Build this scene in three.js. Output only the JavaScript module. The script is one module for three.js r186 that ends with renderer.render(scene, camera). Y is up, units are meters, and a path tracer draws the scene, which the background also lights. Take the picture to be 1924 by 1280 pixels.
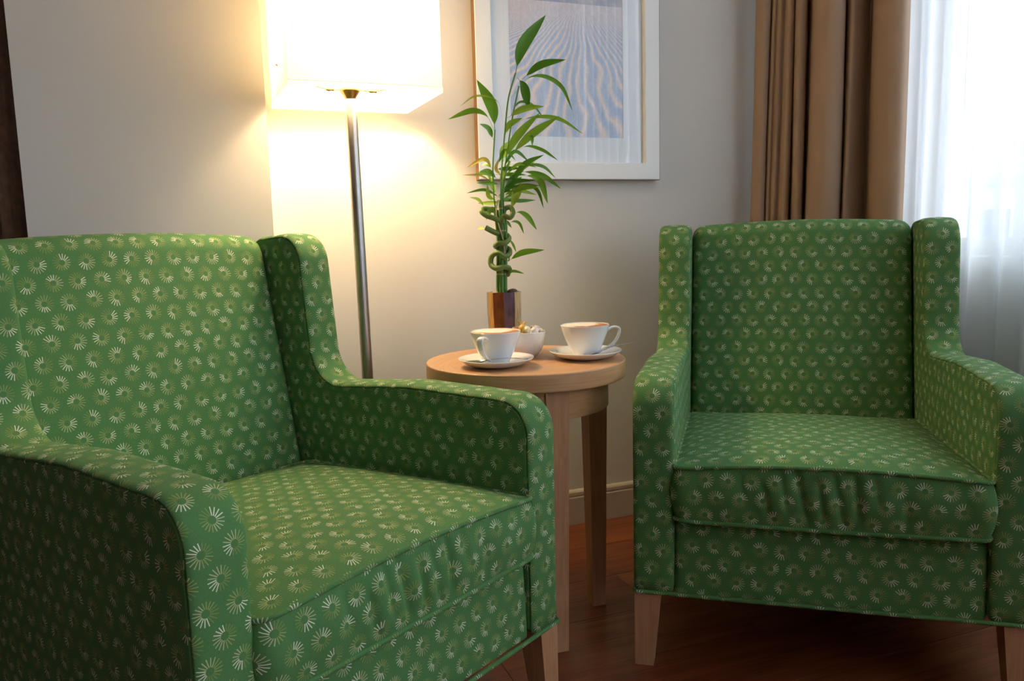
import * as THREE from 'three';
import { mergeGeometries, mergeVertices, toCreasedNormals } from 'three/addons/utils/BufferGeometryUtils.js';
import { RoundedBoxGeometry } from 'three/addons/geometries/RoundedBoxGeometry.js';
import { ImprovedNoise } from 'three/addons/math/ImprovedNoise.js';
import { RectAreaLightUniformsLib } from 'three/addons/lights/RectAreaLightUniformsLib.js';

// ---------------------------------------------------------------- camera, sky, light, exposure
const scene = new THREE.Scene();
const camera = new THREE.PerspectiveCamera(2 * Math.atan(640 / 1488) * 180 / Math.PI, 1924 / 1280, 0.05, 300);
camera.position.set(0, 0.86, 0);
camera.rotation.order = 'YXZ';
camera.rotation.set(-0.1269, -0.3605, -0.027);
scene.add(camera);
scene.background = new THREE.Color(0.80, 0.905, 1.0);      // overcast daylight outside the window
scene.backgroundIntensity = 3.0;
const renderer = new THREE.WebGLRenderer({ antialias: true });
renderer.toneMapping = THREE.LinearToneMapping;
renderer.toneMappingExposure = 2.15;
renderer.shadowMap.enabled = true;
RectAreaLightUniformsLib.init();
const LAMP_POWER = 0.52;                                    // candela-like strength of the floor lamp's bulb
const ROOM = { back: -2.107, right: 2.0, left: -1.9, front: 4.6, top: 2.6 };

// ---------------------------------------------------------------- helpers
let seed = 12345;
const rnd = () => { seed = (seed * 1664525 + 1013904223) >>> 0; return seed / 4294967296; };
const rr = (a, b) => a + (b - a) * rnd();
const V = (x, y, z) => new THREE.Vector3(x, y, z);
const noise = new ImprovedNoise();
const clamp = (x, a, b) => Math.min(b, Math.max(a, x));
const smooth = (a, b, x) => { const t = clamp((x - a) / (b - a), 0, 1); return t * t * (3 - 2 * t); };
const used = {};
const numbered = (n) => { const k = used[n] = (used[n] ?? -1) + 1; return k ? `${n}_${String(k).padStart(3, '0')}` : n; };
function mesh(name, geo, mat, parent) {
  const m = new THREE.Mesh(geo, mat); m.name = name; m.castShadow = m.receiveShadow = true; parent.add(m); return m;
}
function thing(name, label, category, p = [0, 0, 0], turn = 0, group) {
  const o = new THREE.Group(); o.name = numbered(name); o.position.set(...p); o.rotation.y = turn;
  o.userData = { label, category }; if (group) o.userData.group = group; scene.add(o); return o;
}
function one(name, geo, mat, label, category, p = [0, 0, 0], turn = 0, group) {
  const m = mesh(numbered(name), geo, mat, scene); m.position.set(...p); m.rotation.y = turn;
  m.userData = { label, category }; if (group) m.userData.group = group; return m;
}
function struct(name, geo, mat, label, parent = scene) {
  const m = mesh(name, geo, mat, parent);
  if (parent === scene) m.userData = { kind: 'structure', label, category: name.split('_')[0] };
  return m;
}
const box = (x0, x1, y0, y1, z0, z1) => { const g = new THREE.BoxGeometry(x1 - x0, y1 - y0, z1 - z0); g.translate((x0 + x1) / 2, (y0 + y1) / 2, (z0 + z1) / 2); return g; };
// grid patch: f(i, j) -> [x, y, z, u, v]
function grid(nu, nv, f, closed = false) {
  const pos = [], uv = [], idx = [];
  for (let j = 0; j <= nv; j++) for (let i = 0; i <= nu; i++) { const q = f(i / nu, j / nv, i, j); pos.push(q[0], q[1], q[2]); uv.push(q[3], q[4]); }
  for (let j = 0; j < nv; j++) for (let i = 0; i < nu; i++) { const a = j * (nu + 1) + i, b = a + 1, c = a + nu + 1, d = c + 1; idx.push(a, b, d, a, d, c); }
  const g = new THREE.BufferGeometry();
  g.setAttribute('position', new THREE.Float32BufferAttribute(pos, 3)); g.setAttribute('uv', new THREE.Float32BufferAttribute(uv, 2)); g.setIndex(idx);
  g.computeVertexNormals();
  if (closed) {                                              // weld the normals across the seam i = 0 / i = nu
    const n = g.attributes.normal;
    for (let j = 0; j <= nv; j++) { const a = j * (nu + 1), b = a + nu, s = V(n.getX(a) + n.getX(b), n.getY(a) + n.getY(b), n.getZ(a) + n.getZ(b)).normalize(); n.setXYZ(a, s.x, s.y, s.z); n.setXYZ(b, s.x, s.y, s.z); }
  }
  return g;
}
const flip = (g) => { const ix = g.index.array; for (let i = 0; i < ix.length; i += 3) { const t = ix[i]; ix[i] = ix[i + 1]; ix[i + 1] = t; } g.computeVertexNormals(); return g; };
const merge = (l) => mergeGeometries(l.map((g) => { const q = g.index ? g.toNonIndexed() : g; for (const k of Object.keys(q.attributes)) if (!['position', 'normal', 'uv'].includes(k)) q.deleteAttribute(k); return q; }));
function tube(pts, r, seg = 64, rad = 8, closed = false) {
  const c = new THREE.CatmullRomCurve3(pts.map((p) => (p.isVector3 ? p : V(...p))), closed, 'centripetal');
  const g = new THREE.TubeGeometry(c, seg, r, rad, closed), L = c.getLength(), u = g.attributes.uv;
  for (let i = 0; i < u.count; i++) u.setXY(i, u.getX(i) * L, u.getY(i) * 6.2832 * r);
  return g;
}
function lathe(profile, seg = 48) { return new THREE.LatheGeometry(profile.map(([r, y]) => new THREE.Vector2(Math.max(r, 1e-5), y)), seg); }
// polygon with filleted corners: [[x, y, r], ...] -> dense points
function fillet(poly, closed = true, step = 0.03, arc = 9) {
  const out = [], n = poly.length;
  const corners = poly.map((c, k) => {
    if (!closed && (k === 0 || k === n - 1) || !c[2]) return [new THREE.Vector2(c[0], c[1])];
    const p = new THREE.Vector2(c[0], c[1]), a = new THREE.Vector2(...poly[(k + n - 1) % n].slice(0, 2)).sub(p).normalize(), b = new THREE.Vector2(...poly[(k + 1) % n].slice(0, 2)).sub(p).normalize();
    const half = Math.acos(clamp(a.dot(b), -1, 1)) / 2, d = c[2] / Math.tan(half), bis = a.clone().add(b).normalize(), cen = p.clone().addScaledVector(bis, c[2] / Math.sin(half));
    const s = p.clone().addScaledVector(a, d).sub(cen), e = p.clone().addScaledVector(b, d).sub(cen);
    let a0 = Math.atan2(s.y, s.x), a1 = Math.atan2(e.y, e.x), da = a1 - a0; while (da > Math.PI) da -= 2 * Math.PI; while (da < -Math.PI) da += 2 * Math.PI;
    return Array.from({ length: arc + 1 }, (_, i) => new THREE.Vector2(cen.x + c[2] * Math.cos(a0 + da * i / arc), cen.y + c[2] * Math.sin(a0 + da * i / arc)));
  });
  corners.forEach((c, k) => {
    out.push(...c);
    if (!closed && k === n - 1) return;
    const a = c[c.length - 1], b = corners[(k + 1) % n][0], m = Math.floor(a.distanceTo(b) / step);
    for (let i = 1; i <= m; i++) if (i / (m + 1) < 1) out.push(a.clone().lerp(b, i / (m + 1)));
  });
  return out;
}
// offset of a closed counter-clockwise polygon towards its inside, mitred
function normalsOf(P, closed = true) {
  const n = P.length;
  return P.map((p, i) => {
    const a = P[closed ? (i + n - 1) % n : Math.max(0, i - 1)], b = P[closed ? (i + 1) % n : Math.min(n - 1, i + 1)];
    const t1 = (a === p ? b.clone().sub(p) : p.clone().sub(a)).normalize(), t2 = (b === p ? p.clone().sub(a) : b.clone().sub(p)).normalize();
    const n1 = new THREE.Vector2(t1.y, -t1.x), n2 = new THREE.Vector2(t2.y, -t2.x), s = n1.clone().add(n2).normalize();
    return s.multiplyScalar(1 / Math.max(0.35, s.dot(n1)));
  });
}

// ---------------------------------------------------------------- textures
function canvasTex(w, h, draw, srgb = true) {
  const c = document.createElement('canvas'); c.width = w; c.height = h; draw(c.getContext('2d'), w, h);
  const t = new THREE.CanvasTexture(c); t.wrapS = t.wrapT = THREE.RepeatWrapping; if (srgb) t.colorSpace = THREE.SRGBColorSpace; t.anisotropy = 8; return t;
}
function dataTex(w, h, f, srgb = true) {
  const a = new Uint8Array(w * h * 4);
  for (let y = 0; y < h; y++) for (let x = 0; x < w; x++) { const c = f(x / w, y / h, x, y), k = (y * w + x) * 4; a[k] = clamp(c[0], 0, 255); a[k + 1] = clamp(c[1], 0, 255); a[k + 2] = clamp(c[2], 0, 255); a[k + 3] = 255; }
  const t = new THREE.DataTexture(a, w, h); t.magFilter = THREE.LinearFilter; t.minFilter = THREE.LinearMipmapLinearFilter; t.generateMipmaps = true; t.wrapS = t.wrapT = THREE.RepeatWrapping; if (srgb) t.colorSpace = THREE.SRGBColorSpace; t.needsUpdate = true; return t;
}
// periodic value noise
function pnoise(period, sd) {
  const v = new Float32Array(period * period); let s = sd >>> 0; for (let i = 0; i < v.length; i++) { s = (s * 1664525 + 1013904223) >>> 0; v[i] = s / 4294967296; }
  return (x, y) => { x = ((x % 1) + 1) % 1 * period; y = ((y % 1) + 1) % 1 * period; const i = Math.floor(x), j = Math.floor(y), fx = x - i, fy = y - j, sx = fx * fx * (3 - 2 * fx), sy = fy * fy * (3 - 2 * fy), q = (a, b) => v[(b % period) * period + (a % period)]; return (q(i, j) * (1 - sx) + q(i + 1, j) * sx) * (1 - sy) + (q(i, j + 1) * (1 - sx) + q(i + 1, j + 1) * sx) * sy; };
}
// upholstery: woven green ground with ray motifs, eight by eight of them per tile
const TILE = { w: 0.336, h: 0.2768, n: 8 };
const fabricMap = canvasTex(1536, 1264, (g, w, h) => {
  g.fillStyle = 'rgb(82,132,73)'; g.fillRect(0, 0, w, h);
  for (let i = 0; i < 26000; i++) { const l = rnd(); g.fillStyle = l > 0.5 ? 'rgba(98,148,86,0.2)' : 'rgba(56,104,56,0.2)'; const lw = 2 + rnd() * 7; g.fillRect(rnd() * w, rnd() * h, rnd() > 0.5 ? lw : 2, rnd() > 0.5 ? 2 : lw); }
  const cw = w / TILE.n, ch = h / TILE.n, R = 0.0162 / TILE.w * w, rays = 18;
  g.lineCap = 'butt';
  for (let j = 0; j < TILE.n; j++) for (let i = 0; i < TILE.n; i++) {
    const start = Math.floor(rnd() * rays), dir = rnd() > 0.25 ? 1 : -1, tw = rr(-0.08, 0.08);
    for (const dx of [-w, 0, w]) for (const dy of [-h, 0, h]) {
      const cx = (i + (j % 2 ? 0.75 : 0.25)) * cw + dx, cy = (j + 0.5) * ch + dy;
      if (cx < -R * 2 || cx > w + R * 2 || cy < -R * 2 || cy > h + R * 2) continue;
      for (let k = 0; k < rays; k++) {
        const s = ((k * dir + start * 7) % rays + rays) % rays, f = s / rays, a = k / rays * 6.2832 + tw;
        const c = f < 0.18 ? [238, 236, 212] : f < 0.45 ? [198, 196, 148] : f < 0.72 ? [164, 168, 102] : [136, 150, 82];
        g.strokeStyle = `rgb(${c})`; g.lineWidth = f < 0.18 ? 6 : 5.5; g.beginPath();
        const r1 = R * (0.94 + 0.08 * Math.sin(k * 12.9 + i * 3 + j * 7)), sl = 0.10;
        g.moveTo(cx + Math.cos(a + sl) * R * 0.32, cy + Math.sin(a + sl) * R * 0.32); g.lineTo(cx + Math.cos(a) * r1, cy + Math.sin(a) * r1); g.stroke();
      }
    }
  }
});
fabricMap.repeat.set(1 / TILE.w, 1 / TILE.h);
const nF = pnoise(128, 7), nF2 = pnoise(16, 9);
const weaveBump = dataTex(512, 512, (x, y, i, j) => { const t = ((i + j) % 6 < 3 ? 1 : 0) * 40 + nF(x * 2, y) * 90 + nF(x, y * 2) * 60; return [60 + t, 60 + t, 60 + t]; }, false);
weaveBump.repeat.set(1 / 0.06, 1 / 0.06);
function woodTex(sd, base, dark, light, w = 512, h = 512) {
  const a = pnoise(8, sd), b = pnoise(64, sd + 1), c = pnoise(256, sd + 2);
  return dataTex(w, h, (x, y) => {
    const g1 = b(x * 0.25, y * 0.5 + 0.02 * a(x, y)), g2 = c(x * 0.03125, y), g3 = a(x, y);
    const t = clamp(0.5 + (g1 - 0.5) * 0.7 + (g2 - 0.5) * 0.8 + (g3 - 0.5) * 0.4, 0, 1), q = t < 0.5 ? [dark, base, t * 2] : [base, light, t * 2 - 1];
    return [0, 1, 2].map((k) => q[0][k] + (q[1][k] - q[0][k]) * q[2]);
  });
}
const maple = woodTex(31, [206, 158, 112], [196, 146, 100], [213, 167, 122]);
const mapleLegs = woodTex(77, [200, 148, 108], [190, 136, 96], [208, 158, 118]);

// ---------------------------------------------------------------- materials
const srgb = (r, g, b) => new THREE.Color().setRGB(r / 255, g / 255, b / 255, THREE.SRGBColorSpace);
const std = (o) => new THREE.MeshStandardMaterial(o), phy = (o) => new THREE.MeshPhysicalMaterial(o);
const M = {
  fabric: phy({ map: fabricMap, bumpMap: weaveBump, bumpScale: 0.0004, roughness: 0.82, sheen: 0.3, sheenRoughness: 0.5, sheenColor: srgb(170, 210, 180) }),
  lining: std({ color: srgb(28, 26, 24), roughness: 0.95 }),
  maple: phy({ map: maple, roughness: 0.42, clearcoat: 0.15, clearcoatRoughness: 0.4 }),
  mapleLegs: phy({ map: mapleLegs, roughness: 0.45 }),
  wall: std({ color: srgb(227, 221, 213), roughness: 0.7 }),
  ceiling: std({ color: srgb(232, 230, 226), roughness: 0.9 }),
  trim: std({ color: srgb(206, 194, 176), roughness: 0.5 }),
  darkwood: std({ map: woodTex(5, [70, 46, 32], [54, 34, 22], [84, 58, 42]), roughness: 0.55 }),
  white: std({ color: srgb(236, 236, 234), roughness: 0.45 }),
  steel: std({ color: srgb(176, 172, 168), roughness: 0.32, metalness: 1 }),
  brass: std({ color: srgb(188, 150, 92), roughness: 0.3, metalness: 1 }),
  silver: std({ color: srgb(205, 207, 210), roughness: 0.14, metalness: 1 }),
  shade: phy({ color: srgb(250, 244, 232), roughness: 1, transmission: 0.19, thickness: 0, side: THREE.DoubleSide, specularIntensity: 0.2 }),
  hem: phy({ color: srgb(246, 243, 240), roughness: 1, transmission: 0.22, thickness: 0, side: THREE.DoubleSide, specularIntensity: 0.2 }),
  bulb: std({ color: 0xffffff, emissive: new THREE.Color(1, 0.75, 0.43), emissiveIntensity: 12 }),
  drape: phy({ color: srgb(184, 154, 128), roughness: 0.88, sheen: 0.25, sheenRoughness: 0.6, sheenColor: srgb(200, 170, 140), bumpMap: weaveBump, bumpScale: 0.0003, side: THREE.DoubleSide }),
  sheer: phy({ color: srgb(250, 251, 253), roughness: 0.74, transmission: 0.6, thickness: 0, side: THREE.DoubleSide, specularIntensity: 0.1 }),
  pane: phy({ color: 0xffffff, roughness: 0, transmission: 1, thickness: 0, ior: 1.5 }),
  frame: phy({ color: srgb(250, 250, 248), roughness: 0.35, clearcoat: 0.3 }),
  frameEdge: std({ color: srgb(150, 112, 78), roughness: 0.5 }),
  mat: std({ color: srgb(238, 242, 248), roughness: 0.9 }),
  china: phy({ color: srgb(248, 247, 246), roughness: 0.16, clearcoat: 0.6, clearcoatRoughness: 0.06 }),
};

// ---------------------------------------------------------------- the room
{
  const T = 0.12, { back, right, left, front, top } = ROOM;
  // floor: a slab with planks laid along the back wall
  const floor = new THREE.Group(); floor.name = 'floor'; floor.userData = { kind: 'structure', label: 'reddish brown wood plank floor', category: 'floor' }; scene.add(floor);
  mesh('subfloor', box(left - T, right + 0.2, -0.1, -0.012, back - T, front + T), std({ color: srgb(40, 22, 12), roughness: 0.9 }), floor);
  const tones = [[[128, 66, 34], [104, 50, 24], [146, 82, 44]], [[120, 60, 30], [96, 44, 20], [138, 74, 40]], [[134, 72, 38], [110, 54, 28], [150, 88, 50]], [[124, 62, 34], [98, 46, 24], [140, 78, 44]]];
  const floorMats = tones.map((t, k) => phy({ map: woodTex(100 + 11 * k, t[0], t[1], t[2]), roughness: 0.36, clearcoat: 0.25, clearcoatRoughness: 0.25 }));
  const pw = 0.19, pl = 1.25, geos = [];
  const plank = (x0, x1, z0, z1) => { const g = box(x0 + 0.0006, x1 - 0.0006, -0.012, 0, z0 + 0.0006, z1 - 0.0006), p = g.attributes.position, u = g.attributes.uv, o = rnd(); for (let i = 0; i < p.count; i++) u.setXY(i, p.getX(i) / 1.3 + o, p.getZ(i) / 0.5 + o * 3); return g; };
  let row = 0;
  for (let z = back; z < front; z += pw, row++) for (let x = left - (row % 3) * pl / 3 - 0.1; x < right; x += pl) {
    const a = Math.max(x, left), b = Math.min(x + pl, right); if (b - a < 0.02) continue;
    mesh('plank', plank(a, b, z, Math.min(z + pw, front)), floorMats[Math.floor(rnd() * 4)], floor);
  }
  struct('ceiling', box(left - T, right + 0.2, top, top + 0.1, back - T, front + T), M.ceiling, 'white ceiling');
  struct('wall_back', box(left - T, right + 0.2, 0, top, back - T, back), M.wall, 'beige wall behind the lamp, table and picture');
  struct('wall_front', box(left - T, right + 0.2, 0, top, front, front + T), M.wall, 'beige wall behind the camera');
  struct('wall_left', box(left - T, left, 0, top, back, front), M.darkwood, 'dark brown panelled wall at the left');
  struct('wall_column', box(-0.358, 0.1465, 0, top, back, -1.96), M.wall, 'grey beige wall projection left of the floor lamp');
  // dark door in the recess left of the projection
  const door = new THREE.Group(); door.name = 'door_1'; door.userData = { kind: 'structure', label: 'dark brown wooden door at the left edge', category: 'door' }; scene.add(door);
  const doorM = std({ map: woodTex(15, [112, 80, 58], [96, 66, 46], [124, 92, 68]), roughness: 0.5 });
  mesh('door_leaf', box(-1.32, -0.42, 0.005, 2.1, back + 0.001, back + 0.045), doorM, door);
  mesh('door_frame', merge([box(-0.42, -0.36, 0, 2.17, back + 0.001, back + 0.07), box(-1.4, -1.32, 0, 2.17, back + 0.001, back + 0.07), box(-1.4, -0.36, 2.1, 2.17, back + 0.001, back + 0.071)]), doorM, door);
  mesh('door_handle', tube([[-1.24, 1.02, back + 0.045], [-1.24, 1.02, back + 0.09], [-1.12, 1.02, back + 0.095]], 0.009, 24, 8), M.steel, door);
  // right wall with the window opening
  const wz0 = -1.83, wz1 = 4.25, wy0 = 0.775, wy1 = 2.42;
  const s = new THREE.Shape([[-front - T, 0], [-back, 0], [-back, top], [-front - T, top]].map((q) => new THREE.Vector2(...q)));
  s.holes.push(new THREE.Path([[-wz1, wy0], [-wz1, wy1], [-wz0, wy1], [-wz0, wy0]].map((q) => new THREE.Vector2(...q))));
  const wg = new THREE.ExtrudeGeometry(s, { depth: 0.2, bevelEnabled: false }); wg.rotateY(Math.PI / 2); wg.translate(right, 0, 0);
  struct('wall_right', wg, M.wall, 'beige window wall at the right');
  const win = new THREE.Group(); win.name = 'window_1'; win.userData = { kind: 'structure', label: 'wide bright window behind the sheer curtain', category: 'window' }; scene.add(win);
  const xf0 = right + 0.09, xf1 = right + 0.15, fw = 0.055, mull = [-0.7, 0.5, 1.7, 2.9];
  const bars = [box(xf0, xf1, wy0, wy0 + fw, wz0, wz1), box(xf0, xf1, wy1 - fw, wy1, wz0, wz1), box(xf0, xf1, wy0, wy1, wz0, wz0 + fw), box(xf0, xf1, wy0, wy1, wz1 - fw, wz1), ...mull.map((m) => box(xf0, xf1, wy0, wy1, m - 0.035, m + 0.035))];
  mesh('window_frame', merge(bars), M.white, win);
  const ed = [wz0 + fw, ...mull.flatMap((m) => [m - 0.035, m + 0.035]), wz1 - fw];
  for (let k = 0; k < 5; k++) mesh('window_pane', box(xf0 + 0.028, xf0 + 0.032, wy0 + fw, wy1 - fw, ed[2 * k], ed[2 * k + 1]), M.pane, win);
  mesh('window_sill', box(right - 0.03, xf0, wy0 - 0.025, wy0 + 0.004, wz0 + 0.004, wz1 - 0.004), M.white, win);
  // baseboards: moulded profile swept along the walls
  const prof = [[0, 0], [0.014, 0], [0.014, 0.083], [0.0105, 0.0855], [0.0105, 0.0885], [0.0125, 0.09], [0.0125, 0.099], [0.009, 0.104], [0.003, 0.106], [0, 0.106]];
  const skirt = (len, x, z, turn) => { const g = new THREE.ExtrudeGeometry(new THREE.Shape(prof.map((q) => new THREE.Vector2(-q[0], q[1])).reverse()), { depth: len, bevelEnabled: false }); g.rotateY(turn); g.translate(x, 0, z); return g; };
  struct('baseboard_back', skirt(right - 0.16, 0.16, back + 0.0005, Math.PI / 2), M.trim, 'beige moulded skirting along the wall behind the table');
  struct('baseboard_right', skirt(front - back - 0.03, right - 0.0005, back + 0.015, 0), M.trim, 'beige moulded skirting under the window');
  struct('baseboard_column', skirt(0.5045, -0.358, -1.9595, Math.PI / 2), M.trim, 'beige moulded skirting on the wall projection');
}
// outside the window: pale ground and a hazy low building across the street
{
  const g = one('street_ground', box(2.3, 160, -4.2, -4, -120, 120), std({ color: srgb(168, 172, 176), roughness: 0.95 }), 'pale grey ground outside the window', 'ground');
  g.userData.kind = 'structure';
  const b = thing('building', 'hazy pale building seen through the sheer curtain', 'building', [42, -4, -34]);
  mesh('building_wall', box(-6, 6, 0, 6.9, -30, 30), std({ color: srgb(176, 184, 196), roughness: 0.9 }), b);
  mesh('roof', box(-6.3, 6.3, 6.9, 7.3, -30.3, 30.3), std({ color: srgb(150, 156, 168), roughness: 0.9 }), b);
  const wgeo = box(-0.04, 0.04, 0, 1.5, -0.8, 0.8), wm = std({ color: srgb(96, 106, 122), roughness: 0.3 });
  for (let k = 0; k < 14; k++) for (const y of [1.1, 4.2]) { const w = mesh('building_window', wgeo, wm, b); w.position.set(-6.02, y, -27 + k * 4.1); }
}

// ---------------------------------------------------------------- armchairs
const CH = { W: 0.711, t: 0.079, base: 0.157 };
CH.xi = CH.W / 2 - CH.t;
function armGeometry(sgn) {
  const poly = [[0, 0.157, 0], [0.002, 0.586, 0.066], [-0.30, 0.588, 0.3], [-0.572, 0.565, 0.075], [-0.604, 0.891, 0.068], [-0.79, 0.878, 0.05], [-0.725, 0.157, 0]];
  const P = fillet(poly, true, 0.025, 10); if (THREE.ShapeUtils.area(P) < 0) P.reverse();
  const N = normalsOf(P), n = P.length, a = CH.t / 2, cx = sgn * (CH.W / 2 - a);
  // start the arc length at the front bottom corner
  const arc = [0]; for (let i = 1; i <= n; i++) arc.push(arc[i - 1] + P[i % n].distanceTo(P[i - 1]));
  const strip = (rings, uvf, rev) => { const g = grid(n, rings.length - 1, (_, __, i, j) => { const q = P[i % n], m = N[i % n], [x, d] = rings[j]; const z = q.x - m.x * d, y = q.y - m.y * d; return [cx + x, y, z, ...uvf(x, z, y, arc[i])]; }, true); return g; };
  const half = [[0, 0], [0.45 * a, 0.0006], [0.75 * a, 0.0018], [a - 0.005, 0.0036], [a - 0.0018, 0.006], [a - 0.0008, 0.0082], [a - 0.003, 0.0096]];
  const bandRings = [...half.slice(1).reverse().map(([x, d]) => [-x, d]), ...half];
  const parts = [strip(bandRings, (x, z, y, s) => [x + 0.012, s])];
  for (const side of [-1, 1]) {
    const rings = [[side * (a - 0.003), 0.0096], [side * (a - 0.0008), 0.0109], [side * (a + 0.0002), 0.0135], [side * (a + 0.001), 0.03], [side * (a + 0.0015), 0.045]];
    if (side < 0) rings.reverse();
    parts.push(strip(rings, (x, z, y) => [z, y]));
    const C = P.map((q, i) => new THREE.Vector2(q.x - N[i].x * 0.045, q.y - N[i].y * 0.045)), tri = THREE.ShapeUtils.triangulateShape(C, []);
    const g = new THREE.BufferGeometry(), x = cx + side * (a + 0.0015);
    g.setAttribute('position', new THREE.Float32BufferAttribute(C.flatMap((q) => [x, q.y, q.x]), 3)); g.setAttribute('uv', new THREE.Float32BufferAttribute(C.flatMap((q) => [q.x, q.y]), 2));
    g.setAttribute('normal', new THREE.Float32BufferAttribute(C.flatMap(() => [side, 0, 0]), 3));
    g.setIndex(tri.flatMap((t) => (side > 0 ? [t[0], t[2], t[1]] : t))); parts.push(g);
  }
  return merge(parts);
}
function backGeometry() {
  const P = fillet([[-0.590, 0.24, 0], [-0.721, 0.884, 0.046], [-0.805, 0.878, 0.022], [-0.728, 0.16, 0]], false, 0.03, 10), N = normalsOf(P, false), n = P.length - 1;
  const arc = [0]; for (let i = 1; i <= n; i++) arc.push(arc[i - 1] + P[i].distanceTo(P[i - 1]));
  const xi = CH.xi - 0.001, nx = 44;
  const g = grid(nx, n, (u, _, i, j) => {
    let t = u * 2 - 1; const x = xi * Math.sin(t * Math.PI / 2 * 0.86) / Math.sin(Math.PI / 2 * 0.86), e = xi - Math.abs(x), r = 0.03;
    const d = e < r ? r - Math.sqrt(Math.max(0, r * r - (r - e) ** 2)) : 0, q = P[j], m = N[j], k = 1 - (x / xi) ** 2;
    const front = q.x > -0.76 && q.y < 0.86 ? 1 : 0, top = smooth(0.55, 0.88, q.y);
    const bulge = 0.010 * k * smooth(0.3, 0.5, q.y) * (1 - smooth(0.6, 0.9, q.y)) * front;
    return [x, q.y - m.y * d + 0.011 * k * top, q.x - m.x * d + bulge, x, arc[j]];
  });
  return g;
}
function cushionShape() {
  const hw = CH.xi - 0.002, z1 = 0.009, z0 = -0.606, r = 0.022;
  const P = fillet([[-hw, z0, r], [hw, z0, r], [hw, z1, r], [-hw, z1, r]], true, 0.005, 6);
  const n = P.length, N = normalsOf(P); // counter-clockwise in (x, z): outward normal
  if (THREE.ShapeUtils.area(P) < 0) throw new Error('cushion orientation');
  const arc = [0]; for (let i = 1; i <= n; i++) arc.push(arc[i - 1] + P[i % n].distanceTo(P[i - 1]));
  const top = (x, z) => 0.388 + 0.028 * (z - z0) / (z1 - z0) + 0.013 * (1 - (x / hw) ** 2) * smooth(-0.35, 0.0, z);
  const bot = (x, z) => 0.313 - 0.002 * (1 - (x / hw) ** 2);
  // gathered seam creases across the middle of the front boxing: [place, slant, depth, from, to, width]
  const creases = [[-0.13, 0.01, 0.003, 0.0, 0.8, 0.006], [-0.085, 0.02, 0.004, 0.3, 1.05, 0.007], [-0.05, 0.012, 0.006, 0.1, 1.05, 0.006], [-0.018, 0.022, 0.0055, 0.0, 1.05, 0.006], [0.012, 0.018, 0.006, 0.0, 0.9, 0.006], [0.045, 0.026, 0.0065, 0.05, 1.05, 0.007], [0.075, 0.02, 0.0045, 0.2, 1.05, 0.006], [0.11, 0.024, 0.005, 0.0, 0.85, 0.007], [0.15, 0.016, 0.003, 0.3, 1.05, 0.007]];
  let frontMid = 0; { let best = 9; P.forEach((q, i) => { if (q.y > -0.02 && Math.abs(q.x) < best) { best = Math.abs(q.x); frontMid = arc[i]; } }); }
  const pucker = (s, v, z) => {
    if (z < -0.05) return 0;
    const x = s - frontMid; let d = 0.002 * Math.sin(x * 70 + 1.3) * Math.sin(Math.PI * v);
    for (const [x0, sl, dep, v0, v1, wd] of creases) d -= dep * Math.exp(-(((x - x0 - sl * (v - 0.5)) / wd) ** 2)) * smooth(v0, v0 + 0.22, v) * (1 - smooth(v1 - 0.25, v1, v));
    return d;
  };
  const boxing = grid(n, 14, (_, v, i) => {
    const q = P[i % n], m = N[i % n], d = 0.009 * Math.sin(Math.PI * v) + pucker(arc[i % n], v, q.y);
    const x = q.x + m.x * d, z = q.y + m.y * d, y = bot(q.x, q.y) + (top(q.x, q.y) - bot(q.x, q.y)) * v;
    return [x, y, z, arc[i], y];
  }, true);
  const dome = grid(n, 14, (_, v, i) => {
    const q = P[i % n], s = 1 - v, cx = 0, cz = (z0 + z1) / 2, x = cx + (q.x - cx) * s, z = cz + (q.y - cz) * s;
    const ex = 1 - (x / hw) ** 2, ez = 1 - ((z - cz) / ((z1 - z0) / 2)) ** 2;
    const e = 0.032 * Math.pow(Math.max(0, ex), 0.62) * Math.pow(Math.max(0, ez), 0.55);
    return [x, top(x, z) - 0.013 * (1 - (x / hw) ** 2) * smooth(-0.35, 0, z) * (1 - Math.pow(s, 6)) * 0 + e, z, x, z];
  }, true);
  const under = grid(n, 1, (_, v, i) => { const q = P[i % n]; return [q.x * (1 - v), bot(q.x, q.y), -0.3 + (q.y + 0.3) * (1 - v), q.x * (1 - v), -0.3 + (q.y + 0.3) * (1 - v)]; });
  const loop = (f) => P.filter((_, i) => i % 3 === 0).map((q, k) => { const i = k * 3, m = N[i]; return V(q.x + m.x * 0.0015, f(q.x, q.y), q.y + m.y * 0.0015); });
  return { body: merge([flip(boxing), flip(dome), under]), pipes: [tube(loop(top), 0.0042, 260, 7, true), tube(loop(bot), 0.0042, 260, 7, true)] };
}
function railGeometry() {
  const P = fillet([[-0.011, 0.157, 0], [-0.016, 0.304, 0.024], [-0.09, 0.306, 0]], false, 0.02, 8), N = normalsOf(P, false), n = P.length - 1;
  const arc = [0]; for (let i = 1; i <= n; i++) arc.push(arc[i - 1] + P[i].distanceTo(P[i - 1]));
  return grid(40, n, (u, _, i, j) => { const t = u * 2 - 1, xi = CH.xi + 0.002, x = xi * Math.sin(t * 1.35) / Math.sin(1.35), e = xi - Math.abs(x), r = 0.014, d = e < r ? r - Math.sqrt(Math.max(0, r * r - (r - e) ** 2)) : 0, q = P[j], m = N[j]; return [x, q.y - m.y * d, q.x - m.x * d + 0.004 * Math.sin(Math.PI * clamp((q.y - 0.157) / 0.15, 0, 1)) * (1 - t * t), x, 0.16 + arc[j]]; });
}
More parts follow.
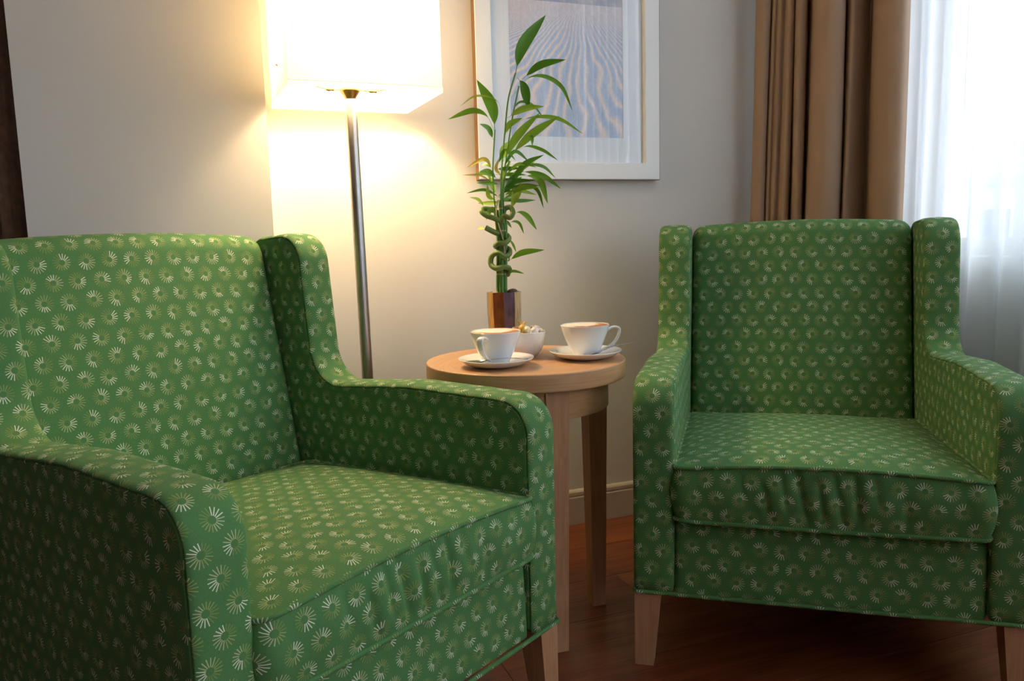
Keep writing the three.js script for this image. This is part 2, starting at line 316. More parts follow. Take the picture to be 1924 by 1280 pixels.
function legGeometry(sx, front) {
  const g = new THREE.BoxGeometry(0.052, CH.base, 0.052, 1, 1, 1); g.translate(0, CH.base / 2, 0);
  const p = g.attributes.position, u = g.attributes.uv;
  for (let i = 0; i < p.count; i++) {
    let x = p.getX(i), y = p.getY(i), z = p.getZ(i); const low = y < 0.01;
    if (low) { x = x * sx > 0 ? x : x * 0.42; z = front ? (z > 0 ? z : z * 0.42) : z * 0.7 - 0.03; }
    p.setXYZ(i, x, y, z); u.setXY(i, (p.getY(i)) / 0.5 + (front ? 0 : 0.3), (x + z) / 0.2 + (sx > 0 ? 0.4 : 0));
  }
  g.computeVertexNormals(); return g;
}
const armL = armGeometry(-1), armR = armGeometry(1), backG = backGeometry(), cushionG = cushionShape(), railG = railGeometry();
function armchair(label, p, turn) {
  const o = thing('armchair', label, 'armchair', p, turn);
  mesh('arm', armL, M.fabric, o); mesh('arm', armR, M.fabric, o);
  mesh('backrest', backG, M.fabric, o);
  const c = mesh('seat_cushion', cushionG.body, M.fabric, o);
  for (const g of cushionG.pipes) mesh('piping', g, M.fabric, c);
  mesh('front_rail', railG, M.fabric, o);
  mesh('seat_deck', box(-CH.xi - 0.01, CH.xi + 0.01, 0.16, 0.302, -0.70, -0.03), M.lining, o);
  const w = CH.W / 2 - 0.001;
  mesh('base_piping', tube(fillet([[-w, -0.724, 0.01], [w, -0.724, 0.01], [w, 0.001, 0.006], [-w, 0.001, 0.006]], true, 0.03, 4).map((q) => V(q.x, 0.158, q.y)), 0.0042, 300, 7, true), M.fabric, o);
  for (const sx of [-1, 1]) for (const fr of [true, false]) { const l = mesh('leg', legGeometry(sx, fr), M.mapleLegs, o); l.position.set(sx * (CH.W / 2 - 0.028), 0, fr ? -0.03 : -0.69); }
  return o;
}
armchair('green patterned wing armchair at the left, in front of the floor lamp', [0.2572, 0, -1.0923], 0.547);
armchair('green patterned wing armchair at the right, in front of the curtains', [1.0321, 0, -1.1183], -0.6319);

// ---------------------------------------------------------------- round side table
const TB = { x: 0.638, z: -1.611, y: 0.598, R: 0.219 };
{
  const o = thing('side_table', 'round light wood side table between the two armchairs', 'table', [TB.x, 0, TB.z], 0);
  const planar = (g, sx = 1 / 0.6, sz = 1 / 0.25) => { const p = g.attributes.position, u = g.attributes.uv; for (let i = 0; i < p.count; i++) { const side = g.attributes.normal && Math.abs(g.attributes.normal.getY(i)) < 0.6; u.setXY(i, side ? Math.atan2(p.getZ(i), p.getX(i)) * TB.R / 0.6 : p.getX(i) * sx + 0.1, side ? p.getY(i) / 0.3 : p.getZ(i) * sz); } return g; };
  mesh('table_top', planar(lathe([[0, TB.y - 0.038], [TB.R - 0.004, TB.y - 0.038], [TB.R - 0.0012, TB.y - 0.0365], [TB.R, TB.y - 0.034], [TB.R, TB.y - 0.003], [TB.R - 0.001, TB.y - 0.001], [TB.R - 0.003, TB.y], [0, TB.y]], 96)), M.maple, o);
  const y0 = 0.496, y1 = TB.y - 0.038, ra = 0.181;
  const apron = lathe([[ra - 0.02, y1], [ra - 0.02, y0], [ra - 0.001, y0], [ra, y0 + 0.001], [ra, y1]], 96);
  { const p = apron.attributes.position, u = apron.attributes.uv; for (let i = 0; i < p.count; i++) u.setXY(i, Math.atan2(p.getZ(i), p.getX(i)) * ra / 0.6, p.getY(i) / 0.2); }
  mesh('apron', toCreasedNormals(apron, 0.6), M.maple, o);
  for (let k = 0; k < 4; k++) {
    const a = (2 + 90 * k) * Math.PI / 180, g = new THREE.BoxGeometry(0.046, y1, 0.05); g.translate(0, y1 / 2, 0);
    const p = g.attributes.position, u = g.attributes.uv;
    for (let i = 0; i < p.count; i++) { const low = p.getY(i) < 0.01; let x = p.getX(i), z = p.getZ(i); if (low) { x = x > 0 ? x - 0.006 : x * 0.55 - 0.002; z *= 0.66; } p.setXYZ(i, x, p.getY(i), z); u.setXY(i, p.getY(i) / 0.6 + k * 0.3, (x + z) / 0.2); }
    g.computeVertexNormals();
    const l = mesh('leg', g, M.mapleLegs, o); l.position.set(Math.cos(a) * (ra - 0.018), 0, Math.sin(a) * (ra - 0.018)); l.rotation.y = -a;
  }
}

// ---------------------------------------------------------------- floor lamp
{
  const cx = 0.340, cz = -1.902, s = 0.1675, sd = 0.150, y0 = 1.19, y1 = 1.60;
  const o = thing('floor_lamp', 'steel floor lamp with a glowing white square shade', 'lamp', [cx, 0, cz], 0.035);
  mesh('base', lathe([[0, 0.002], [0.10, 0.002], [0.108, 0.006], [0.108, 0.018], [0.1, 0.024], [0.03, 0.028], [0.016, 0.04], [0.0128, 0.05], [0, 0.05]], 64), M.steel, o);
  const pole = mesh('pole', lathe([[0.0136, 0], [0.0136, 1.148], [0.0126, 1.151], [0.0126, 1.153], [0.0136, 1.155]], 32), M.steel, o); pole.position.set(0.005, 0.04, 0); pole.rotation.z = 0.011;
  const fit = mesh('socket', lathe([[0.0122, 1.192], [0.014, 1.197], [0.0225, 1.209], [0.024, 1.213], [0.022, 1.218], [0.016, 1.22], [0.016, 1.272], [0.012, 1.276], [0, 1.276]], 32), M.brass, o); fit.position.x = -0.008;
  for (const q of [-1, 1]) {
    const arm = merge([tube([[0.02 * q, 1.214, 0], [0.05 * q, 1.213, 0], [0.09 * q, 1.222, 0], [s * q, 1.262, 0]], 0.0018, 16, 6), (() => { const g = lathe([[0, -0.011], [0.004, -0.008], [0.0026, -0.004], [0.0042, 0.002], [0.0036, 0.008], [0, 0.011]], 14); g.rotateZ(Math.PI / 2); g.translate(0.05 * q, 1.213, 0); return g; })()]);
    mesh('shade_arm', arm, M.brass, o).position.x = -0.004;
  }
  const bulb = mesh('bulb', lathe([[0, 1.276], [0.013, 1.277], [0.015, 1.295], [0.024, 1.32], [0.03, 1.345], [0.028, 1.365], [0.018, 1.382], [0, 1.388]], 28), M.bulb, o); bulb.position.x = -0.008;
  const wallOf = (a, b) => { const c = [[-s, -sd], [s, -sd], [s, sd], [-s, sd]]; return c.map((p, i) => { const q = c[(i + 1) % 4]; return grid(6, 6, (u, v) => [p[0] + (q[0] - p[0]) * u, a + (b - a) * v, p[1] + (q[1] - p[1]) * u, u, v]); }); };
  const shade = mesh('lamp_shade', merge(wallOf(y0 + 0.012, y1)), M.shade, o);
  const ring = (a, b) => { const k = s + 0.0012, kd = sd + 0.0012, c = [[-k, -kd], [k, -kd], [k, kd], [-k, kd]]; return merge(c.map((p, i) => { const q = c[(i + 1) % 4]; return grid(4, 2, (u, v) => [p[0] + (q[0] - p[0]) * u, a + (b - a) * v, p[1] + (q[1] - p[1]) * u, u, v]); })); };
  mesh('hem', ring(y0, y0 + 0.0125), M.hem, shade);
  const L = new THREE.PointLight(new THREE.Color(1, 0.75, 0.43), LAMP_POWER, 0, 2); L.position.set(cx - 0.008, 1.345, cz); L.castShadow = true; L.shadow.radius = 1.8; L.name = 'floor_lamp_light'; scene.add(L);
}

// ---------------------------------------------------------------- framed print
{
  const x0 = 0.703, x1 = 1.268, y0 = 1.025, y1 = 1.765, w = 0.048, z = ROOM.back;
  const o = thing('framed_picture', 'white framed print of rippled sand on the wall above the table', 'picture', [(x0 + x1) / 2, (y0 + y1) / 2, z], 0);
  const W = (x1 - x0) / 2, H = (y1 - y0) / 2;
  const bar = (L, Wd) => { const g = grid(1, 8, (u, v, i, j) => { const q = [[0, 0.001], [0, 0.024], [0.0015, 0.026], [0.02, 0.0262], [w - 0.003, 0.024], [w - 0.001, 0.0225], [w, 0.02], [w, 0.009], [w - 0.004, 0.009]][j], a = i ? 1 : -1; return [a * (L - q[0]), -Wd + q[0], q[1], a * L, q[0]]; }); return g; };
  const fr = [bar(W, H), bar(W, H).rotateZ(Math.PI), bar(H, W).rotateZ(Math.PI / 2), bar(H, W).rotateZ(-Math.PI / 2)];
  mesh('picture_frame', toCreasedNormals(merge(fr), 0.5), M.frame, o);
  mesh('backing', box(-W + 0.004, W - 0.004, -H + 0.004, H - 0.004, 0.001, 0.006), M.frameEdge, o);
  const e = 0.0012, side = [box(-W - e, -W, -H - e, H + e, 0.001, 0.0235), box(W, W + e, -H - e, H + e, 0.001, 0.0235), box(-W, W, -H - e, -H, 0.001, 0.0235), box(-W, W, H, H + e, 0.001, 0.0235)];
  mesh('frame_edge', merge(side), M.frameEdge, o);
  const px0 = 0.806 - (x0 + x1) / 2, px1 = 1.156 - (x0 + x1) / 2, py0 = 1.145 - (y0 + y1) / 2, py1 = 1.655 - (y0 + y1) / 2;
  const ms = new THREE.Shape([[-W + w - 0.004, -H + w - 0.004], [W - w + 0.004, -H + w - 0.004], [W - w + 0.004, H - w + 0.004], [-W + w - 0.004, H - w + 0.004]].map((q) => new THREE.Vector2(...q)));
  ms.holes.push(new THREE.Path([[px0, py0], [px0, py1], [px1, py1], [px1, py0]].map((q) => new THREE.Vector2(...q))));
  const mg = new THREE.ExtrudeGeometry(ms, { depth: 0.0018, bevelEnabled: false }); mg.translate(0, 0, 0.0072); mesh('mat_board', mg, M.mat, o);
  const na = pnoise(6, 41), nb = pnoise(16, 42), nc = pnoise(90, 43);
  const print = dataTex(512, 760, (x, y) => {
    const hz = 0.715, grain = (nc(x, y) - 0.5) * 14;
    if (y > hz) {                                            // far shore, water and sky above the sand
      const k = (y - hz) / (1 - hz), t = nb(x * 1.2, y * 3);
      if (k < 0.16) return [196 - 40 * t + grain, 186 - 22 * t + grain, 190 + grain];
      if (k < 0.3) return [150 + 60 * t + grain, 128 + 60 * t + grain, 104 + 70 * t + grain];
      return [176 + 40 * k + grain, 196 + 24 * k + grain, 222 + grain];
    }
    const d = 0.16 / (hz - y + 0.03), X = (x - 0.60) * d, wob = (na(x * 1.0, y * 1.3) - 0.5) * 0.05 + (nb(x, y) - 0.5) * 0.012;
    const ph = (X + wob * (0.5 + d * 0.5) - 0.06 * d * d * smooth(0.5, 0.0, x)) / 0.0052 + 0.5 * Math.sin(y * 17 + x * 5);
    let c = Math.pow(0.5 + 0.5 * Math.sin(ph), 1.8); const far = smooth(0.5, hz, y); c = c * (1 - far * 0.55) + far * 0.35;
    const a = [178, 194, 222], b = [240, 222, 218], p = [222, 210, 218]; const lo = a.map((v, k) => v + (p[k] - v) * far * 0.6);
    return lo.map((v, k) => v + (b[k] - v) * c + grain);
  });
  const pg = new THREE.PlaneGeometry(px1 - px0 + 0.004, py1 - py0 + 0.004); pg.translate((px0 + px1) / 2, (py0 + py1) / 2, 0.0068); mesh('print', pg, std({ map: print, roughness: 0.7 }), o);
  mesh('glass', box(-W + w - 0.003, W - w + 0.003, -H + w - 0.003, H - w + 0.003, 0.0105, 0.0125), M.pane, o);
}

// ---------------------------------------------------------------- curtains
function curtain(path, y0, y1, thick, wide, ny = 26, div = 7) {
  const c = new THREE.CatmullRomCurve3(path.map(([x, z]) => V(x, 0, z)), false, 'centripetal'), n = path.length * div, pts = c.getSpacedPoints(n), L = c.getLength();
  const mid = V(0, 0, 0); pts.forEach((p) => mid.addScaledVector(p, 1 / pts.length)); const end = pts[n];
  const sheet = (off) => grid(n, ny, (u, v, i) => {
    const p = pts[i], a = pts[Math.max(0, i - 1)], b = pts[Math.min(n, i + 1)], t = b.clone().sub(a).normalize(), y = y0 + (y1 - y0) * v, k = (y1 - y) / (y1 - y0);
    const sway = 0.006 * noise.noise(u * 9, k * 2.2, wide * 7) * (0.3 + k) * 2;
    return [end.x + (p.x - end.x) * (1 + wide * (k - 0.5)) + t.z * off + sway, y, end.z + (p.z - end.z) * (1 + wide * (k - 0.5)) - t.x * off + sway * 0.6, u * L, y];
  });
  return thick ? merge([sheet(-thick / 2), flip(sheet(thick / 2))]) : sheet(0);
}
{
  const path = [[1.588, -2.063], [1.578, -2.035], [1.585, -2.014], [1.603, -2.02], [1.637, -2.056], [1.62, -2.029], [1.613, -2.005], [1.625, -2.006], [1.62, -1.986], [1.635, -1.99], [1.627, -1.96], [1.638, -1.96], [1.68, -2.004], [1.657, -1.969], [1.639, -1.926], [1.655, -1.921], [1.707, -1.97], [1.684, -1.934], [1.665, -1.883], [1.662, -1.842], [1.684, -1.824], [1.712, -1.834], [1.759, -1.877], [1.732, -1.839], [1.723, -1.811], [1.752, -1.815], [1.794, -1.83], [1.809, -1.834], [1.784, -1.8], [1.76, -1.755], [1.753, -1.711], [1.774, -1.686], [1.805, -1.692]];
  one('drape', curtain(path, 0.015, 2.57, 0.002, 0.12), M.drape, 'brown floor length curtain gathered in the corner beside the window', 'curtain');
  const sp = []; let z = -1.99;                              // pleats: wide flats, each doubled back on itself at its end
  while (z < 1.0) { const a = rr(0.055, 0.105), b = rr(0.016, 0.052), d = rr(0.7, 1.2); sp.push([1.884, z], [1.878 + 0.006 * rnd(), z + a * 0.5], [1.888, z + a], [1.9 + 0.004 * d, z + a + 0.003], [1.904, z + a - b * 0.5], [1.908, z + a - b], [1.914, z + a - b + 0.004], [1.902, z + a + 0.004]); z += a + 0.012; }
  one('sheer_curtain', curtain(sp, 0.012, 2.57, 0, 0.02, 20, 4), M.sheer, 'thin white sheer curtain hanging across the bright window', 'curtain');
  const tr = thing('curtain_track', 'white double curtain track under the ceiling by the window', 'curtain track', [1.895, 2.57, 0]);
  mesh('rail', box(-0.012, 0.012, 0.0, 0.03, -2.06, 4.2), M.white, tr);
  mesh('rail', tube([[-0.30, 0.015, -2.06], [-0.23, 0.015, -1.95], [-0.12, 0.015, -1.75], [-0.1, 0.015, -1.5], [-0.1, 0.015, 4.2]], 0.013, 60, 6), M.white, tr);
}

// ---------------------------------------------------------------- on the table: cups, saucers, spoons, bowl
const uAxis = V(Math.cos(0.3605), 0, Math.sin(0.3605)), wAxis = V(-Math.sin(0.3605), 0, Math.cos(0.3605));   // right and near, seen from the sitting side
const spot = (p, u, w, y) => [p[0] + uAxis.x * u + wAxis.x * w, y, p[2] + uAxis.z * u + wAxis.z * w];
const saucerG = lathe([[0, 0.0035], [0.026, 0.0035], [0.027, 0.0005], [0.031, 0], [0.036, 0.0008], [0.052, 0.0028], [0.067, 0.0085], [0.0785, 0.0165], [0.0795, 0.0178], [0.0785, 0.0188], [0.07, 0.0165], [0.055, 0.0108], [0.036, 0.0066], [0.030, 0.0062], [0.0, 0.0062]], 72);
const cupG = lathe([[0, 0.003], [0.021, 0.003], [0.022, 0.0003], [0.0255, 0], [0.0275, 0.002], [0.0305, 0.009], [0.0365, 0.021], [0.0425, 0.035], [0.0475, 0.048], [0.0508, 0.058], [0.0528, 0.0665], [0.0526, 0.0678], [0.0512, 0.0674], [0.0488, 0.058], [0.0455, 0.048], [0.040, 0.034], [0.032, 0.018], [0.024, 0.007], [0, 0.006]], 72);
function handleGeometry() {
  const c = new THREE.CatmullRomCurve3([V(0.0465, 0.0535, 0), V(0.055, 0.0585, 0), V(0.067, 0.0605, 0), V(0.0745, 0.0575, 0), V(0.0755, 0.050, 0), V(0.070, 0.036, 0), V(0.058, 0.022, 0), V(0.044, 0.0135, 0), V(0.033, 0.0105, 0)], false, 'centripetal');
  const n = 44, m = 14;
  return grid(m, n, (a, v) => { const p = c.getPointAt(v), t = c.getTangentAt(v), nn = V(-t.y, t.x, 0), q = a * 6.2832, w = 0.0076 - 0.0026 * v, h = 0.003, sx = Math.sign(Math.cos(q)) * Math.pow(Math.abs(Math.cos(q)), 0.7), sy = Math.sign(Math.sin(q)) * Math.pow(Math.abs(Math.sin(q)), 0.7); return [p.x + nn.x * h * sy, p.y + nn.y * h * sy, w * sx, a, v]; }, true);
}
const handleG = handleGeometry();
const foamTex = (sd, bx, by) => { const a = pnoise(10, sd), b = pnoise(48, sd + 1); return dataTex(256, 256, (x, y) => { const dx = x - 0.5, dy = y - 0.5, r = Math.hypot(dx, dy) * 2, off = (dx * bx + dy * by) * 1.9, t = clamp(smooth(0.62, 0.98, r + off * 0.55 + (a(x, y) - 0.5) * 0.28), 0, 1), g = (b(x, y) - 0.5) * 12, f = [244, 234, 216], c = [176, 112, 58]; return f.map((v, k) => v + (c[k] - v) * t + g); }); };
const spoonG = (() => {
  const prof = (s) => { const b = s < 0.34 ? 0.0125 * Math.sqrt(Math.max(0, 1 - ((s - 0.17) / 0.17) ** 2)) : 0, h = 0.0028 + 0.0022 * smooth(0.6, 1, s); return Math.max(b, s > 0.28 ? h * Math.min(1, Math.sqrt(Math.max(0, (1.0 - s) / 0.03))) : 0.0003); };
  const yy = (s, t) => { const bowl = s < 0.36 ? -0.0045 * Math.max(0, 1 - ((s - 0.17) / 0.19) ** 2) * (1 - t * t) : 0; return bowl + 0.004 * Math.sin(clamp((s - 0.25) / 0.75, 0, 1) * Math.PI) ; };
  const sh = (o) => grid(10, 60, (a, s) => { const t = a * 2 - 1; return [s * 0.128 - 0.064, yy(s, t) + o + (s > 0.34 ? 0.0005 * (1 - t * t) * Math.sign(o) : 0), t * prof(s), s, a]; });
  return merge([flip(sh(0.0006)), sh(-0.0006)].map((g) => mergeVertices(g)));
})();
function cup(p, turn, label, tex) {
  const o = thing('coffee_cup', label, 'cup', p, turn);
  mesh('cup_body', cupG, M.china, o); mesh('handle', handleG, M.china, o);
  let g = lathe([[0.0512, 0.0655], [0.049, 0.0664], [0.04, 0.0672], [0.02, 0.0677], [0, 0.0678]], 48); { const p = g.attributes.position, u = g.attributes.uv; for (let i = 0; i < p.count; i++) u.setXY(i, 0.5 + p.getX(i) / 0.104, 0.5 + p.getZ(i) / 0.104); }; mesh('milk_foam', g, std({ map: tex, roughness: 0.55 }), o);
}
const S1 = [0.546, TB.y, -1.545], S2 = [0.754, TB.y, -1.548];
one('saucer', saucerG, M.china, 'white saucer under the cup nearer the left armchair', 'saucer', S1);
one('saucer', saucerG, M.china, 'white saucer under the cup nearer the right armchair', 'saucer', S2);
cup([S1[0], TB.y + 0.0064, S1[2]], -0.3605 - 1.98, 'white coffee cup in front of the sugar bowl, handle towards the viewer', foamTex(51, 0.6, -0.4));
cup([S2[0], TB.y + 0.0064, S2[2]], -0.3605 + 0.03, 'white coffee cup with its handle pointing right at the right armchair', foamTex(61, 0.7, 0.75));
{
  const a = one('teaspoon', spoonG, M.silver, 'silver teaspoon lying across the front of the left saucer', 'spoon', spot(S1, 0.002, 0.045, TB.y + 0.0185)); a.rotation.set(0, -0.3605 + 0.05, 0.01);
  const b = one('teaspoon', spoonG, M.silver, 'silver teaspoon sticking out over the edge of the right saucer', 'spoon', spot(S2, 0.052, 0.020, TB.y + 0.022)); b.rotation.order = 'YXZ'; b.rotation.set(0, -0.3605 + 0.32, 0.155);
}
{
  const B = [0.6475, TB.y, -1.633];
  one('sugar_bowl', lathe([[0, 0.003], [0.018, 0.003], [0.019, 0], [0.022, 0], [0.026, 0.003], [0.034, 0.012], [0.0405, 0.026], [0.0445, 0.042], [0.046, 0.057], [0.0455, 0.0585], [0.044, 0.058], [0.0425, 0.042], [0.038, 0.026], [0.03, 0.012], [0.02, 0.007], [0, 0.006]], 64), M.china, 'small white bowl of wrapped sweets in the middle of the table', 'bowl', B);
  // wrapped sweets: a twisted wrapper with a plump middle and two crimped fans
  const sweet = (sd, L, w) => grid(18, 22, (a, v) => { const q = a * 6.2832, s = v * 2 - 1, as = Math.abs(s), mid = as < 0.55 ? Math.sqrt(1 - (as / 0.6) ** 2) : 0, fan = as > 0.5 ? smooth(0.52, 1, as) : 0, r = Math.max(0.14, mid), cr = 1 + 0.14 * noise.noise(Math.cos(q) * 2 + sd, Math.sin(q) * 2, s * 4), x = s * L, y = Math.sin(q) * w * (as < 0.55 ? r * cr : 0.16 + 0.1 * Math.sin(q * 3)), z = Math.cos(q) * w * (as < 0.55 ? r * cr : 0.16 + fan * 1.1); return [x, y + fan * 0.003 * Math.sin(z * 900 + sd), z, a, v]; }, true);
  const kinds = [[[164, 112, 66], 'brown wrapped sweet at the left of the sugar bowl', -0.022, 0.012, 0.061, 0.5, 0.2], [[226, 184, 84], 'yellow wrapped sweet standing in the sugar bowl', -0.006, 0.012, 0.066, 1.2, 0.9], [[240, 226, 184], 'cream wrapped sweet beside the yellow one in the bowl', 0.004, 0.016, 0.0625, 2.0, 0.5], [[236, 232, 230], 'white wrapped sweet lying at the front right of the bowl', 0.02, 0.018, 0.060, 0.2, 0.1], [[206, 196, 186], 'greyish wrapped sweet at the right rim of the bowl', 0.026, -0.006, 0.061, 1.9, 0.3], [[196, 150, 96], 'tan wrapped sweet at the back of the bowl', -0.012, -0.016, 0.060, 2.6, 0.15], [[150, 96, 60], 'dark brown wrapped sweet in the middle of the bowl', 0.006, -0.004, 0.056, 0.9, 0.1]];
  kinds.forEach(([c, label, u, w, y, t, tilt], k) => { const m = one('wrapped_sweet', sweet(k * 3.1, 0.0165, 0.0085), phy({ color: srgb(...c), roughness: 0.4, clearcoat: 0.3 }), label, 'sweet', spot(B, u, w, TB.y + y), t, 'sweets in the bowl'); m.rotation.order = 'YXZ'; m.rotation.z = tilt; });
}

// ---------------------------------------------------------------- vase and lucky bamboo
{
  const C = [0.636, TB.y, -1.7295], turn = -0.3605;
  const o = thing('wooden_vase', 'faceted vase of striped coloured woods at the back of the table', 'vase', C, turn);
  const nF = 8, H = 0.142, cols = [[86, 62, 44], [206, 156, 78], [132, 70, 36], [96, 68, 80], [196, 166, 122], [222, 204, 172], [120, 66, 40], [170, 120, 80]];
  const rad = (y) => 0.0335 + 0.0075 * Math.sin(clamp(y / H, 0, 1) * 1.75);
  // facets listed round from the left edge over the near side to the right edge
 
  const cut = [0, 0.40, 0.876, 1.54, 2.19, 2.75, 3.35, 4.7, 6.2832];
  for (let k = 0; k < nF; k++) {
    const p = [cut[k], cut[k + 1]].map((c) => { const a = Math.PI - c + 0.0; return [Math.cos(a), Math.sin(a)]; });
    const tex = woodTex(300 + k * 5, cols[k], cols[k].map((v) => v * 0.78), cols[k].map((v) => Math.min(255, v * 1.12)), 256, 256);
    const outer = grid(1, 12, (u, v) => { const y = H * v, r = rad(y), q = p[0].map((c, i) => c + (p[1][i] - c) * u); return [q[0] * r, y, q[1] * r, y / 0.3, u * 0.2 + k * 0.1]; });
    const lip = grid(1, 1, (u, v) => { const r = rad(H) * (1 - 0.14 * v), q = p[0].map((c, i) => c + (p[1][i] - c) * u); return [q[0] * r, H, q[1] * r, u, v]; });
    const inner = grid(1, 1, (u, v) => { const r = rad(H) * 0.86, q = p[0].map((c, i) => c + (p[1][i] - c) * u); return [q[0] * r, H - 0.025 * v, q[1] * r, u, v]; });
    mesh('wood_facet', merge([outer, lip, inner]), phy({ map: tex, roughness: 0.25, clearcoat: 0.5, clearcoatRoughness: 0.15 }), o);
  }
  const bs = new THREE.CircleGeometry(0.033, 8); bs.rotateX(Math.PI / 2); bs.translate(0, 0.0005, 0); mesh('vase_base', bs, M.lining, o);
  const soil = new THREE.CircleGeometry(0.0345, 20); soil.rotateX(-Math.PI / 2); soil.translate(0, H - 0.012, 0); mesh('soil', soil, M.lining, o);
  const pebble = (sd, s) => { const g = new THREE.IcosahedronGeometry(s, 3), p = g.attributes.position; for (let i = 0; i < p.count; i++) { const k = 1 + 0.22 * noise.noise(p.getX(i) * 60 + sd, p.getY(i) * 60, p.getZ(i) * 60); p.setXYZ(i, p.getX(i) * k * 1.3, p.getY(i) * k * 0.75, p.getZ(i) * k); } g.computeVertexNormals(); return mergeVertices(g); };
  [[0.019, 0.002, 0.0105, [112, 86, 70], 'brown pebble highest in the vase, right of the bamboo stems'], [0.022, 0.016, 0.008, [84, 74, 66], 'dark grey pebble at the near right inside the vase'], [-0.022, 0.012, 0.007, [140, 120, 100], 'tan pebble at the left inside the vase']].forEach(([u, w, s, c, label], k) => one('pebble', pebble(k * 5, s), std({ color: srgb(...c), roughness: 0.6 }), label, 'pebble', spot(C, u, w, TB.y + H - 0.008 + s * 0.7), k, 'pebbles in the vase'));

  const b = thing('lucky_bamboo', 'lucky bamboo with curled stems and long green leaves', 'plant', C, turn);
  const green = [srgb(90, 146, 32), srgb(118, 172, 42), srgb(154, 196, 54), srgb(184, 206, 70), srgb(204, 186, 80)];
  const stalkTex = dataTex(64, 256, (x, y) => { const k = (y * 6) % 1, ring = k < 0.07 ? 1 : 0, g = (nF2(x, y * 3) - 0.5) * 30; return ring ? [176, 160, 110] : [74 + g + 20 * (1 - k), 128 + g, 56 + g * 0.6]; });
  const stalkM = phy({ map: stalkTex, roughness: 0.4 }), curlM = std({ color: srgb(108, 132, 62), roughness: 0.45 }), tipM = std({ color: srgb(96, 148, 66), roughness: 0.5 });
  const P3 = (a, z) => { const q = []; for (let i = 0; i < a.length; i += 2) q.push(V(a[i] / 1000, a[i + 1] / 1000, (Array.isArray(z) ? z[i / 2] : z) / 1000)); return q; };
  const stalk = (a, z, r, m, seg = 60) => { const g = tube(P3(a, z), r, seg, 9), u = g.attributes.uv; for (let i = 0; i < u.count; i++) u.setXY(i, u.getY(i) / (6.2832 * r), u.getX(i) / 0.3); return mesh('stem', g, m, b); };
  stalk([-5, 131, -6, 149, -2, 273, -2, 352], 6, 0.0056, stalkM); stalk([-2, 352, 2, 419, 12, 508, 22, 579, 39, 633], [6, 4, 2, 0, 0], 0.0019, tipM);
  stalk([-13, 131, -13, 149, -11, 216, -9, 273, -14, 330], 0, 0.0058, stalkM); stalk([-14, 330, -17, 352, -18, 420, -11, 509], [0, 2, 4, 6], 0.0018, tipM);
  stalk([3, 131, 2, 149, 4, 215, 5, 272, 0, 335], -3, 0.0056, stalkM); stalk([0, 335, 3, 386, 16, 464, 27, 524, 46, 606], [-3, -5, -8, -8, -8], 0.0018, tipM);
  stalk([-2, 131, 0, 147, 1, 244, -1, 312, 1, 363], -10, 0.0052, stalkM);
  stalk([8, 180, 13, 195, 1, 200, -17, 197, -29, 207, -26, 225, -11, 232, 2, 224, 14, 229, 12, 241, -7, 244, -17, 247, -11, 253, 5, 255, 14, 265, 8, 273, -15, 278, -38, 290], [-6, 6, 17, 18, 8, 8, 19, 19, 6, -12, -18, -6, 14, 16, 4, -8, 12, 18], 0.0064, curlM, 160);
  stalk([-2, 301, -16, 310, -36, 318, -46, 327, -42, 333, -27, 332, -16, 329], [6, 14, 14, 10, 2, -4, -8], 0.0062, curlM, 70);
  stalk([1, 301, 4, 315, 18, 312, 25, 324, 19, 335, 7, 332, 3, 323], [10, 12, 14, 12, 8, 4, 0], 0.006, curlM, 70);
  stalk([4, 215, 2, 255, -13, 318, -9, 352], 13, 0.0016, std({ color: srgb(196, 180, 128), roughness: 0.6 }), 30);
  stalk([6, 250, 10, 290, 4, 340, 8, 400, 20, 440], [10, 12, 8, 6, 4], 0.002, tipM, 30);
  stalk([14, 226, 13, 216, 11, 212], 2, 0.0015, tipM, 12);
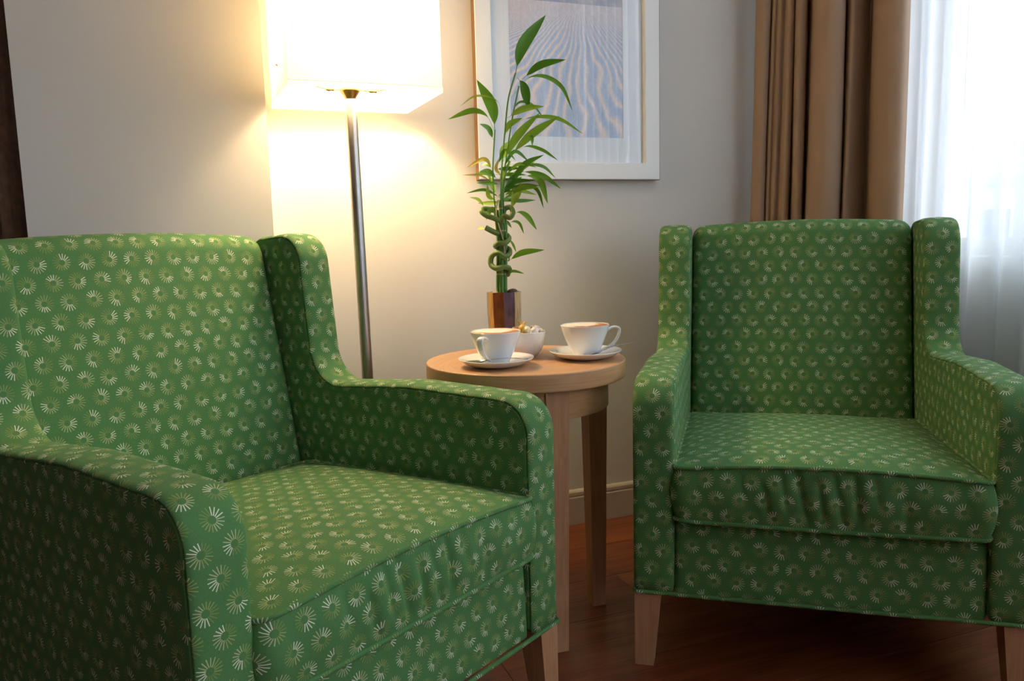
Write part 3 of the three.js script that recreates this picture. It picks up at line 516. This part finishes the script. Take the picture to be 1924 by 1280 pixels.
  const leaves = [[39, 633, 56, 692, 111, 763, 28], [54, 619, 92, 645, 151, 653, 17], [28, 579, 69, 622, 102, 625, 141, 603, 167, 548, 10], [43, 623, 57, 605, 67, 556, 21], [-11, 509, -15, 558, -49, 622, 26], [-11, 503, -29, 542, -57, 554, -117, 536, 13], [7, 530, -3, 572, -51, 584, -88, 561, 5], [18, 535, 53, 551, 101, 554, 16], [18, 524, 45, 570, 73, 567, 103, 536, 7], [15, 502, 55, 531, 129, 532, 190, 495, 9], [4, 436, 37, 491, 92, 543, 19], [22, 452, 70, 495, 134, 531, 19], [-15, 487, -25, 509, -44, 518, 13], [25, 452, 59, 471, 93, 462, 130, 436, 8], [63, 501, 71, 490, 72, 468, 8], [-19, 420, -35, 445, -78, 428, 10], [-20, 424, -33, 434, -44, 433, 9], [-20, 392, -45, 407, -88, 409, 5], [-20, 386, -31, 412, -49, 419, 5], [23, 391, 53, 429, 99, 450, 14], [29, 407, 64, 429, 98, 425, 126, 399, 8], [23, 402, 46, 413, 92, 403, 134, 371, 13], [49, 407, 86, 400, 108, 343, 15], [22, 363, 51, 382, 80, 375, 96, 330, 8], [49, 396, 37, 374, 22, 334, 21], [-15, 350, 16, 353, 48, 352, 10], [-39, 336, -52, 353, -72, 358, 7], [-7, 335, -27, 330, -37, 308, 12], [15, 306, 36, 324, 55, 317, 80, 282, 12], [9, 284, 21, 302, 38, 300, 50, 274, 7], [1, 307, 12, 301, 21, 288, 7], [-39, 287, -49, 290, -60, 287, 7], [14, 264, 22, 252, 30, 232, 6], [11, 212, 42, 231, 94, 237, 14], [3, 178, 20, 189, 48, 182, 7], [-3, 386, 7, 414, 24, 441, 13], [0, 375, 23, 391, 49, 407, 12], [0, 436, 9, 464, 23, 488, 20], [12, 497, 21, 519, 52, 533, 14], [-12, 364, -20, 386, -25, 409, 12], [3, 374, 29, 402, 58, 426, 12], [-9, 361, 11, 377, 40, 385, 10], [-12, 352, -29, 361, -31, 387, 10], [2, 408, -10, 420, -4, 442, 8], [6, 391, 41, 418, 81, 440, 9]];
  for (let k = 0; k < 20; k++) {                             // the thick tuft of small leaves above the curls
    const x = rr(-14, 12), y = rr(345, 430), right = rnd() > 0.25 ? 1 : -1, L = rr(35, 85), rise = rr(-8, 38);
    leaves.push([x, y, x + right * L * 0.45, y + rise, x + right * L, y + rise * rr(0.2, 1.1), rr(6, 11)].map(Math.round));
  }
  const tone = { 0: 0, 1: 0, 3: 0, 4: 1, 5: 1, 6: 3, 10: 2, 11: 2, 15: 4, 16: 2, 17: 4, 18: 3, 24: 3, 26: 3, 31: 3, 35: 3, 37: 3, 39: 2, 42: 2, 27: 2, 43: 4, 33: 1 };
  const leafM = green.map((c) => phy({ color: c, roughness: 0.38, transmission: 0.38, thickness: 0, side: THREE.DoubleSide }));
  leaves.forEach((l, k) => {
    const n = (l.length - 1) / 2, w = l[l.length - 1] / 1000, dz = rr(-0.05, 0.05), z0 = rr(-4, 6);
    const pts = []; for (let i = 0; i < n; i++) pts.push(V(l[2 * i] / 1000, l[2 * i + 1] / 1000, z0 / 1000 + dz * (i / (n - 1)) ** 1.3));
    const c = new THREE.CatmullRomCurve3(pts, false, 'centripetal'), view = V(rr(-0.3, 0.3), rr(-0.3, 0.3), 1).normalize(), long = n > 3 ? 0.3 : 0.12, fold = rr(0.12, 0.3);
    const g = grid(4, 18, (a, s) => {
      const p = c.getPointAt(s), t = c.getTangentAt(s), side = t.clone().cross(view).normalize(), up = side.clone().cross(t).normalize(), q = (s - long) / (1 - long), f = q < 0 ? 0.05 : Math.max(0.04 * (1 - q), Math.pow(Math.sin(Math.PI * Math.pow(clamp(q, 0, 1), 0.78)), 0.9)), e = a * 2 - 1;
      p.addScaledVector(side, e * f * w / 2).addScaledVector(up, fold * Math.abs(e) * f * w / 2 + 0.0004);
      return [p.x, p.y, p.z, a, s];
    });
    mesh('leaf', g, leafM[tone[k] ?? Math.floor(rr(0, 2.6))], b);
  });
}
scene.traverse((o) => { if (o.isMesh) o.castShadow = o.receiveShadow = true; });
renderer.render(scene, camera);
